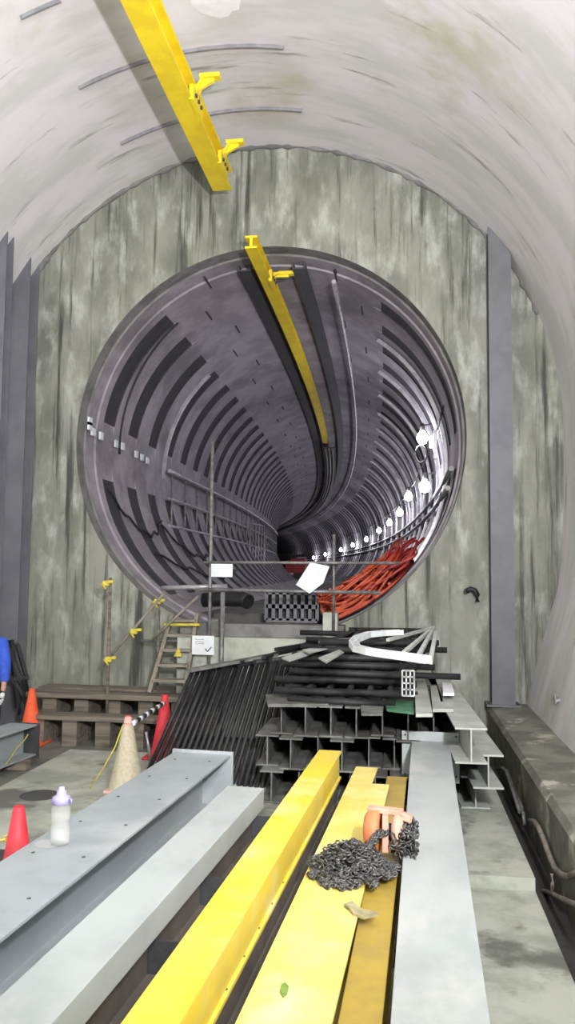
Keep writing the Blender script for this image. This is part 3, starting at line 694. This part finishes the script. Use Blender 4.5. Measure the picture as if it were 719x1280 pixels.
for i in range(1150):
    if i%24==0:
        u=random.uniform(0,2*PI); rr=math.sqrt(random.random())
        p=cc+V((.215*rr*math.cos(u)+.03,.22*rr*math.sin(u)+.02,0)); ang=random.uniform(0,2*PI)
    ang+=random.uniform(-.6,.6)
    dr=V((math.cos(ang),math.sin(ang),0)); nx=p+dr*.025
    e=((nx.x-cc.x-.03)/.21)**2+((nx.y-cc.y-.02)/.23)**2
    if e>1+.45*math.sin(3*math.atan2(nx.y-cc.y,nx.x-cc.x)+.6): ang+=2.2; dr=V((math.cos(ang),math.sin(ang),0)); nx=p+dr*.02; e=min(1,((nx.x-cc.x-.03)/.21)**2+((nx.y-cc.y-.02)/.23)**2)
    hgt=max(.012,.105*(1-e)*(1+.5*math.sin(ang*3+i*.05))*random.uniform(.55,1.0)+.01)
    z=.72+hgt; q=V((nx.x,nx.y,z)); dd=q-V((p.x,p.y,p.z if p.z>.7 else z)); dd.z=max(-.02,min(.02,dd.z))
    link(b,q,dr+V((0,0,random.uniform(-.5,.5))),(i%2)*PI/2+.5); p=q
for k in range(3):   # strands from the heap up to the hoist
    a=cc+V((.1,.02,.06)); c=hp+V((-.02+.03*k,-.05,.13))
    for j in range(12): link(b,a.lerp(c,j/11)+V((0,0,.05*math.sin(j/11*PI)+.0)),(c-a),(j%2)*PI/2)
hx=hp+V((.10,-.02,0))
for i in range(160): link(b,hx+V((random.uniform(-.06,.07),random.uniform(-.1,.08),random.uniform(.01,.17))),V((random.uniform(-1,1),random.uniform(-1,1),random.uniform(-1,1))),random.random()*3)
tag(b.build('hoist_chain','chain'),'tangled heap of steel chain lying on the yellow beams in front of the orange hoist','chain')
b=MB(); q=[(430,1133),(440,1131),(452,1137),(470,1142),(474,1147),(455,1148),(442,1144),(436,1138)]
P=[aZ(x,y,.724)+V((0,0,.008*math.sin(i*2))) for i,(x,y) in enumerate(q)]; n=len(P); b.add(P+[v+V((0,0,.012)) for v in P],[list(range(n)),[n+i for i in range(n)][::-1]]+[(i,(i+1)%n,n+(i+1)%n,n+i) for i in range(n)])
tag(b.build('rag','rag'),'small grimy rag on the yellow beams below the chain heap','rag')
b=MB(); q=[(352,1231),(357,1229),(361,1234),(359,1243),(354,1247),(350,1240)]
P=[aZ(x,y,.724) for x,y in q]; n=len(P); b.add(P+[v+V((0,0,.004)) for v in P],[list(range(n)),[n+i for i in range(n)][::-1]]+[(i,(i+1)%n,n+(i+1)%n,n+i) for i in range(n)])
tag(b.build('leaf','leaf'),'small green leaf on the joined yellow beams in the foreground','leaf')
# ---------------------------------------------------------------- cones
def cone(px,py,ht,Y,mt,lab,R=.17,grp='traffic cones',bands=None,netting=False):
    X=aY(px,py,Y).x; o=V((X,Y,.024 if Y<9.9 and X>-4.1 else 0))
    t=thing('traffic_cone',lab,'traffic cone',o,grp)
    b=MB(); b.lathe([(R,.03),(R*.93,.04),(.035,ht),(.025,ht+.005),(.022,ht-.03),(.02,ht-.1)],o,24); b.build('cone_body',mt,t)
    b=MB(); b.box(o+V((0,0,.016)),(R*2.5,R*2.5,.032)); b.build('cone_base',mt,t,.01)
    if netting:
        b=MB(); b.lathe([(R*1.25,.03),(R*1.0,.2),(.055,ht-.08),(.05,ht-.07)],o,24); b.build('netting','conemesh',t)
    return t,o
cone(40,868,.72,10.2,'cone','bright orange traffic cone at the left, behind the grey beam end')
t,oc=cone(160,905,.75,8.2,'conepale','traffic cone draped in yellow netting, holding the striped bar',R=.15,netting=True)
b=MB(); b.lathe([(.03,.76),(.046,.68),(.05,.66)],oc,16); b.build('cone_tip','conered',t)
t,o2=cone(206,878,.75,9.7,'conered','red traffic cone behind the leaning black frames, at the far end of the striped bar')
cone(23,1027,.75,5.0,'conered','red traffic cone in the left foreground behind the bottle beam',R=.16)
# striped bar
A=oc+V((.05,0,.68));B=o2+V((-.0,-.05,.66))
t=thing('striped_bar','black and white striped barrier bar between two traffic cones','barrier bar',A)
n=11
for k in range(n):
    b=MB(); a=A.lerp(B,k/n);c=A.lerp(B,(k+1)/n); b.tube([a,c],.027,10); b.build('stripe','white' if k%2==0 else 'black',t)
b=MB(); b.tube([aY(183,915,8.9),aY(186,935,8.9),aY(188,955,9)],.018,6); tag(b.build('hanging_strap','rib'),'pale strap hanging from the striped bar','strap')
b=MB(); q=[oc+V((-.05,-.02,.66)),oc+V((-.1,-.1,.45)),oc+V((-.2,-.15,.25)),oc+V((-.32,-.2,.05))]; b.tube(q,.007,6)
tag(b.build('yellow_rope','clamp'),'thin yellow rope trailing from the netted cone to the floor','rope')
b=MB(); q=[aY(35-i*3.2,918+i*4.2+1.5*math.sin(i),8.6) for i in range(12)]; b.tube(q,.006,5); tag(b.build('yellow_rope','clamp'),'thin yellow rope hanging over the grey beam at the left edge','rope')
b=MB(); c=aY(16,1044,5.0); 
for i in range(16):
    p=c+V((-.035*i,-.004*i,-.018*i+.0006*i*i)); link(b,p,V((-1,0,-.35)),(i%2)*PI/2,.052,.017,.006)
tag(b.build('plastic_chain','yellow'),'yellow plastic barrier chain hanging from the foreground red cone','chain')
# bottle
bp=aZ(75,1055,.874)
t=thing('water_bottle','clear plastic drinking bottle with lilac cap standing on the blue-grey beam','bottle',bp)
b=MB(); b.lathe([(0,.003),(.045,.003),(.05,.015),(.05,.09),(.043,.105),(.045,.12),(.05,.135),(.05,.18),(.04,.205),(.03,.212)],bp,24); b.build('bottle_body','plastic',t)
b=MB(); b.lathe([(0,.006),(.042,.006),(.046,.018),(.046,.075),(0,.075)],bp,20); b.build('water','water',t)
b=MB(); b.lathe([(.036,.205),(.046,.207),(.046,.24),(.03,.25),(.026,.252),(.024,.27),(.016,.276),(.015,.292),(0,.295)],bp,20); b.build('cap','lilac',t)
b=MB(); b.tube([bp+V((.044,0,.23)),bp+V((.058,-.01,.235)),bp+V((.058,-.01,.21))],.006,6); b.build('cap_loop','lilac',t)
b=MB(); b.lathe([(0,.006),(.065,.006),(.075,.001),(0,.001)],bp+V((-.06,-.01,0)),24); tag(b.build('clear_lid','plastic'),'flat clear plastic lid lying beside the bottle foot','lid')
c=aZ(50,994,.026); b=MB(); b.lathe([(0,.004),(.19,.004),(.2,0)],c,28); tag(b.build('drain_cover','stain'),'round dark drain cover in the left floor slab','drain cover')
# ---------------------------------------------------------------- right side gear
KX=1.13
t=thing('lever_link','long forged steel link with a ring end lying in the gutter beside the kerb','steel link',aX(640,990,KX))
b=MB(); q=[(620,962),(628,960),(633,964),(640,985),(650,1015)]; b.tube([aX(x,y,KX) for x,y in q],.018,8); 
q=[(636,962),(640,975),(648,995),(655,1012)]; b.tube([aX(x,y,KX+.05) for x,y in q],.026,8); b.build('shank','pipe',t)
c=aX(654,1023,KX); b=MB(); b.tube([c+V((0,.055*math.cos(k*PI/8),.055*math.sin(k*PI/8))) for k in range(16)],.018,8,closed=True); b.build('ring','pipe',t)
b=MB(); q=[(662,1026),(668,1027),(673,1033),(680,1050),(687,1070),(694,1086),(703,1094),(711,1096),(719,1092),(730,1090)]
b.tube([aX(x,y,KX) for x,y in q],.022,8); tag(b.build('bent_pipe','rust'),'bent grey pipe curving down beside the kerb at the right edge','pipe')
t=thing('forked_pipe','rusty pipe with an upright branch projecting from the right edge over the gutter','pipe',aX(690,1116,KX))
b=MB(); b.tube([aX(x,y,KX-.04) for x,y in((662,1109),(672,1112),(688,1116),(700,1122),(719,1130),(735,1136))],.017,8); b.build('stem','rust',t)
b=MB(); b.tube([aX(x,y,KX-.04) for x,y in((690,1117),(691,1105),(690,1092))],.013,8); b.build('branch','rust',t)
# black rack behind the person
t=thing('black_rack','black folded metal rack standing behind the person in blue','rack',aY(20,868,10.0))
b=MB()
for a,c in(((8,802),(38,880)),((14,800),(22,885)),((22,806),(34,850)),((6,850),(36,846)),((4,806),(24,806)),((2,830),(30,868)),((30,850),(34,872))):
    b.bar(aY(*a,10.55),aY(*c,10.65),.07,.05)
b.build('rack_frame','black',t)
# ---------------------------------------------------------------- person
px0=aY(-18,900,9.3).x; O=V((px0,9.3,0))
t=thing('person','person in a blue work jacket at the left edge of the picture, arm hanging down','person',O)
def skinned(name,verts,edges,radii,mt,parent,sub=2):
    me=bpy.data.meshes.new(name); me.from_pydata([V(v) for v in verts],edges,[]); o=bpy.data.objects.new(name,me); C.objects.link(o); o.parent=parent
    sk=o.modifiers.new('skin','SKIN')
    if not me.skin_vertices: 
        bmx=bmesh.new(); bmx.from_mesh(me); bmx.verts.layers.skin.verify(); bmx.to_mesh(me); bmx.free()
    for i,r in enumerate(radii):
        sv=me.skin_vertices[0].data[i]; sv.radius=(r if isinstance(r,tuple) else (r,r)); sv.use_root=(i==0)
    s=o.modifiers.new('sub','SUBSURF'); s.levels=sub; s.render_levels=sub
    me.materials.append(M[mt]); sk.use_smooth_shade=True
    return o
vb=[(0,0,.92),(0,0,1.1),(0,-.02,1.3),(0,-.01,1.42),(0,-.0,1.5),(0,-.02,1.57),(0,-.03,1.66),(0,-.02,1.73),
    (.10,0,.88),(.12,-.03,.48),(.12,.0,.10),(.12,-.12,.05),(-.10,0,.88),(-.13,.04,.48),(-.13,.06,.10),(-.13,-.06,.05),
    (.18,0,1.40),(.24,-.02,1.12),(.27,-.10,.90),(.275,-.125,.83),(-.18,0,1.40),(-.24,-.02,1.12),(-.23,-.16,.92),(-.22,-.2,.86)]
eb=[(0,1),(1,2),(2,3),(3,4),(4,5),(5,6),(6,7),(0,8),(8,9),(9,10),(10,11),(0,12),(12,13),(13,14),(14,15),(3,16),(16,17),(17,18),(18,19),(3,20),(20,21),(21,22),(22,23)]
rb=[(.15,.11),(.14,.10),(.16,.11),(.12,.09),.055,.07,.095,.07,.085,.06,.045,.04,.085,.06,.045,.04,.06,.045,.034,.03,.06,.045,.034,.03]
skinned('body',vb,eb,rb,'skin',t)
vj=[(0,0,.86),(0,0,1.1),(0,-.02,1.3),(0,-.01,1.43),(0,0,1.49),(.18,0,1.40),(.245,-.02,1.12),(.27,-.09,.92),(-.18,0,1.40),(-.24,-.02,1.12),(-.23,-.15,.94)]
ej=[(0,1),(1,2),(2,3),(3,4),(3,5),(5,6),(6,7),(3,8),(8,9),(9,10)]
skinned('jacket',vj,ej,[(.19,.14),(.18,.135),(.195,.14),(.14,.11),.07,.085,.07,.055,.085,.07,.055],'blue',t)
vt=[(0,0,.94),(.10,0,.84),(.12,-.03,.48),(.12,0,.13),(-.10,0,.84),(-.13,.04,.48),(-.13,.06,.13)]
skinned('trousers',vt,[(0,1),(1,2),(2,3),(0,4),(4,5),(5,6)],[(.15,.12),.105,.08,.065,.105,.08,.065],'trouser',t)
skinned('hair',[(0,0,1.72),(0,.03,1.77),(0,.06,1.70)],[(0,1),(1,2)],[(.098,.098),(.07,.08),(.07,.07)],'hair',t)
b=MB(); hm=MB()
hm.lathe([(.125,.0),(.13,.01),(.115,.06),(.08,.11),(.03,.135),(0,.138)],O+V((0,-.02,1.735)),20); hm.box(O+V((0,-.15,1.74)),(.16,.08,.01)); hm.build('helmet','white',t)
for sx,(hx_,hy_,hz_) in((1,(.275,-.125,.83)),(-1,(-.22,-.2,.86))):
    skinned('glove',[(hx_,hy_,hz_),(hx_,hy_-.02,hz_-.08)],[(0,1)],[(.032,.04),(.02,.045)],'glove',t,1)
    for k in range(4):
        yy=hy_-.05+k*.022; L=(.06,.075,.07,.055)[k]
        skinned('finger',[(hx_,yy,hz_-.08),(hx_-sx*.006,yy-.006,hz_-.08-L*.5),(hx_-sx*.02,yy-.01,hz_-.08-L)],[(0,1),(1,2)],[.010,.009,.008],'glove',t,1)
    skinned('thumb',[(hx_,hy_-.04,hz_-.03),(hx_-sx*.01,hy_-.075,hz_-.06),(hx_-sx*.02,hy_-.08,hz_-.09)],[(0,1),(1,2)],[.013,.011,.009],'glove',t,1)
# ---------------------------------------------------------------- lights (site floodlights behind the camera)
def area(name,loc,tgt,size,e,col=(1,1,.97)):
    ld=bpy.data.lights.new(name,'AREA'); ld.size=size; ld.energy=e; ld.color=col; o=bpy.data.objects.new(name,ld); C.objects.link(o)
    o.location=loc; o.rotation_euler=(V(tgt)-V(loc)).to_track_quat('-Z','Y').to_euler(); return o
area('flood_light',(1.0,.5,3.6),(-.3,6.8,9.2),.2,980,(1,.95,1))
area('flood_light',(1.4,-4.0,5.6),(-.9,5,0),1.0,640,(.96,1,.96))
area('flood_light',(-4.2,1.0,5.0),(-4.5,9.5,6.5),.8,60,(1,1,.95))
w=bpy.data.worlds.new('world'); S.world=w; w.use_nodes=True; w.node_tree.nodes['Background'].inputs[0].default_value=(.7,.7,.8,1); w.node_tree.nodes['Background'].inputs[1].default_value=.1
S.view_settings.view_transform='Standard'; S.view_settings.look='None'; S.view_settings.gamma=1; S.view_settings.use_curve_mapping=False
S.view_settings.exposure=0
for o in list(bpy.data.objects):
    if '_o' in o: del o['_o']
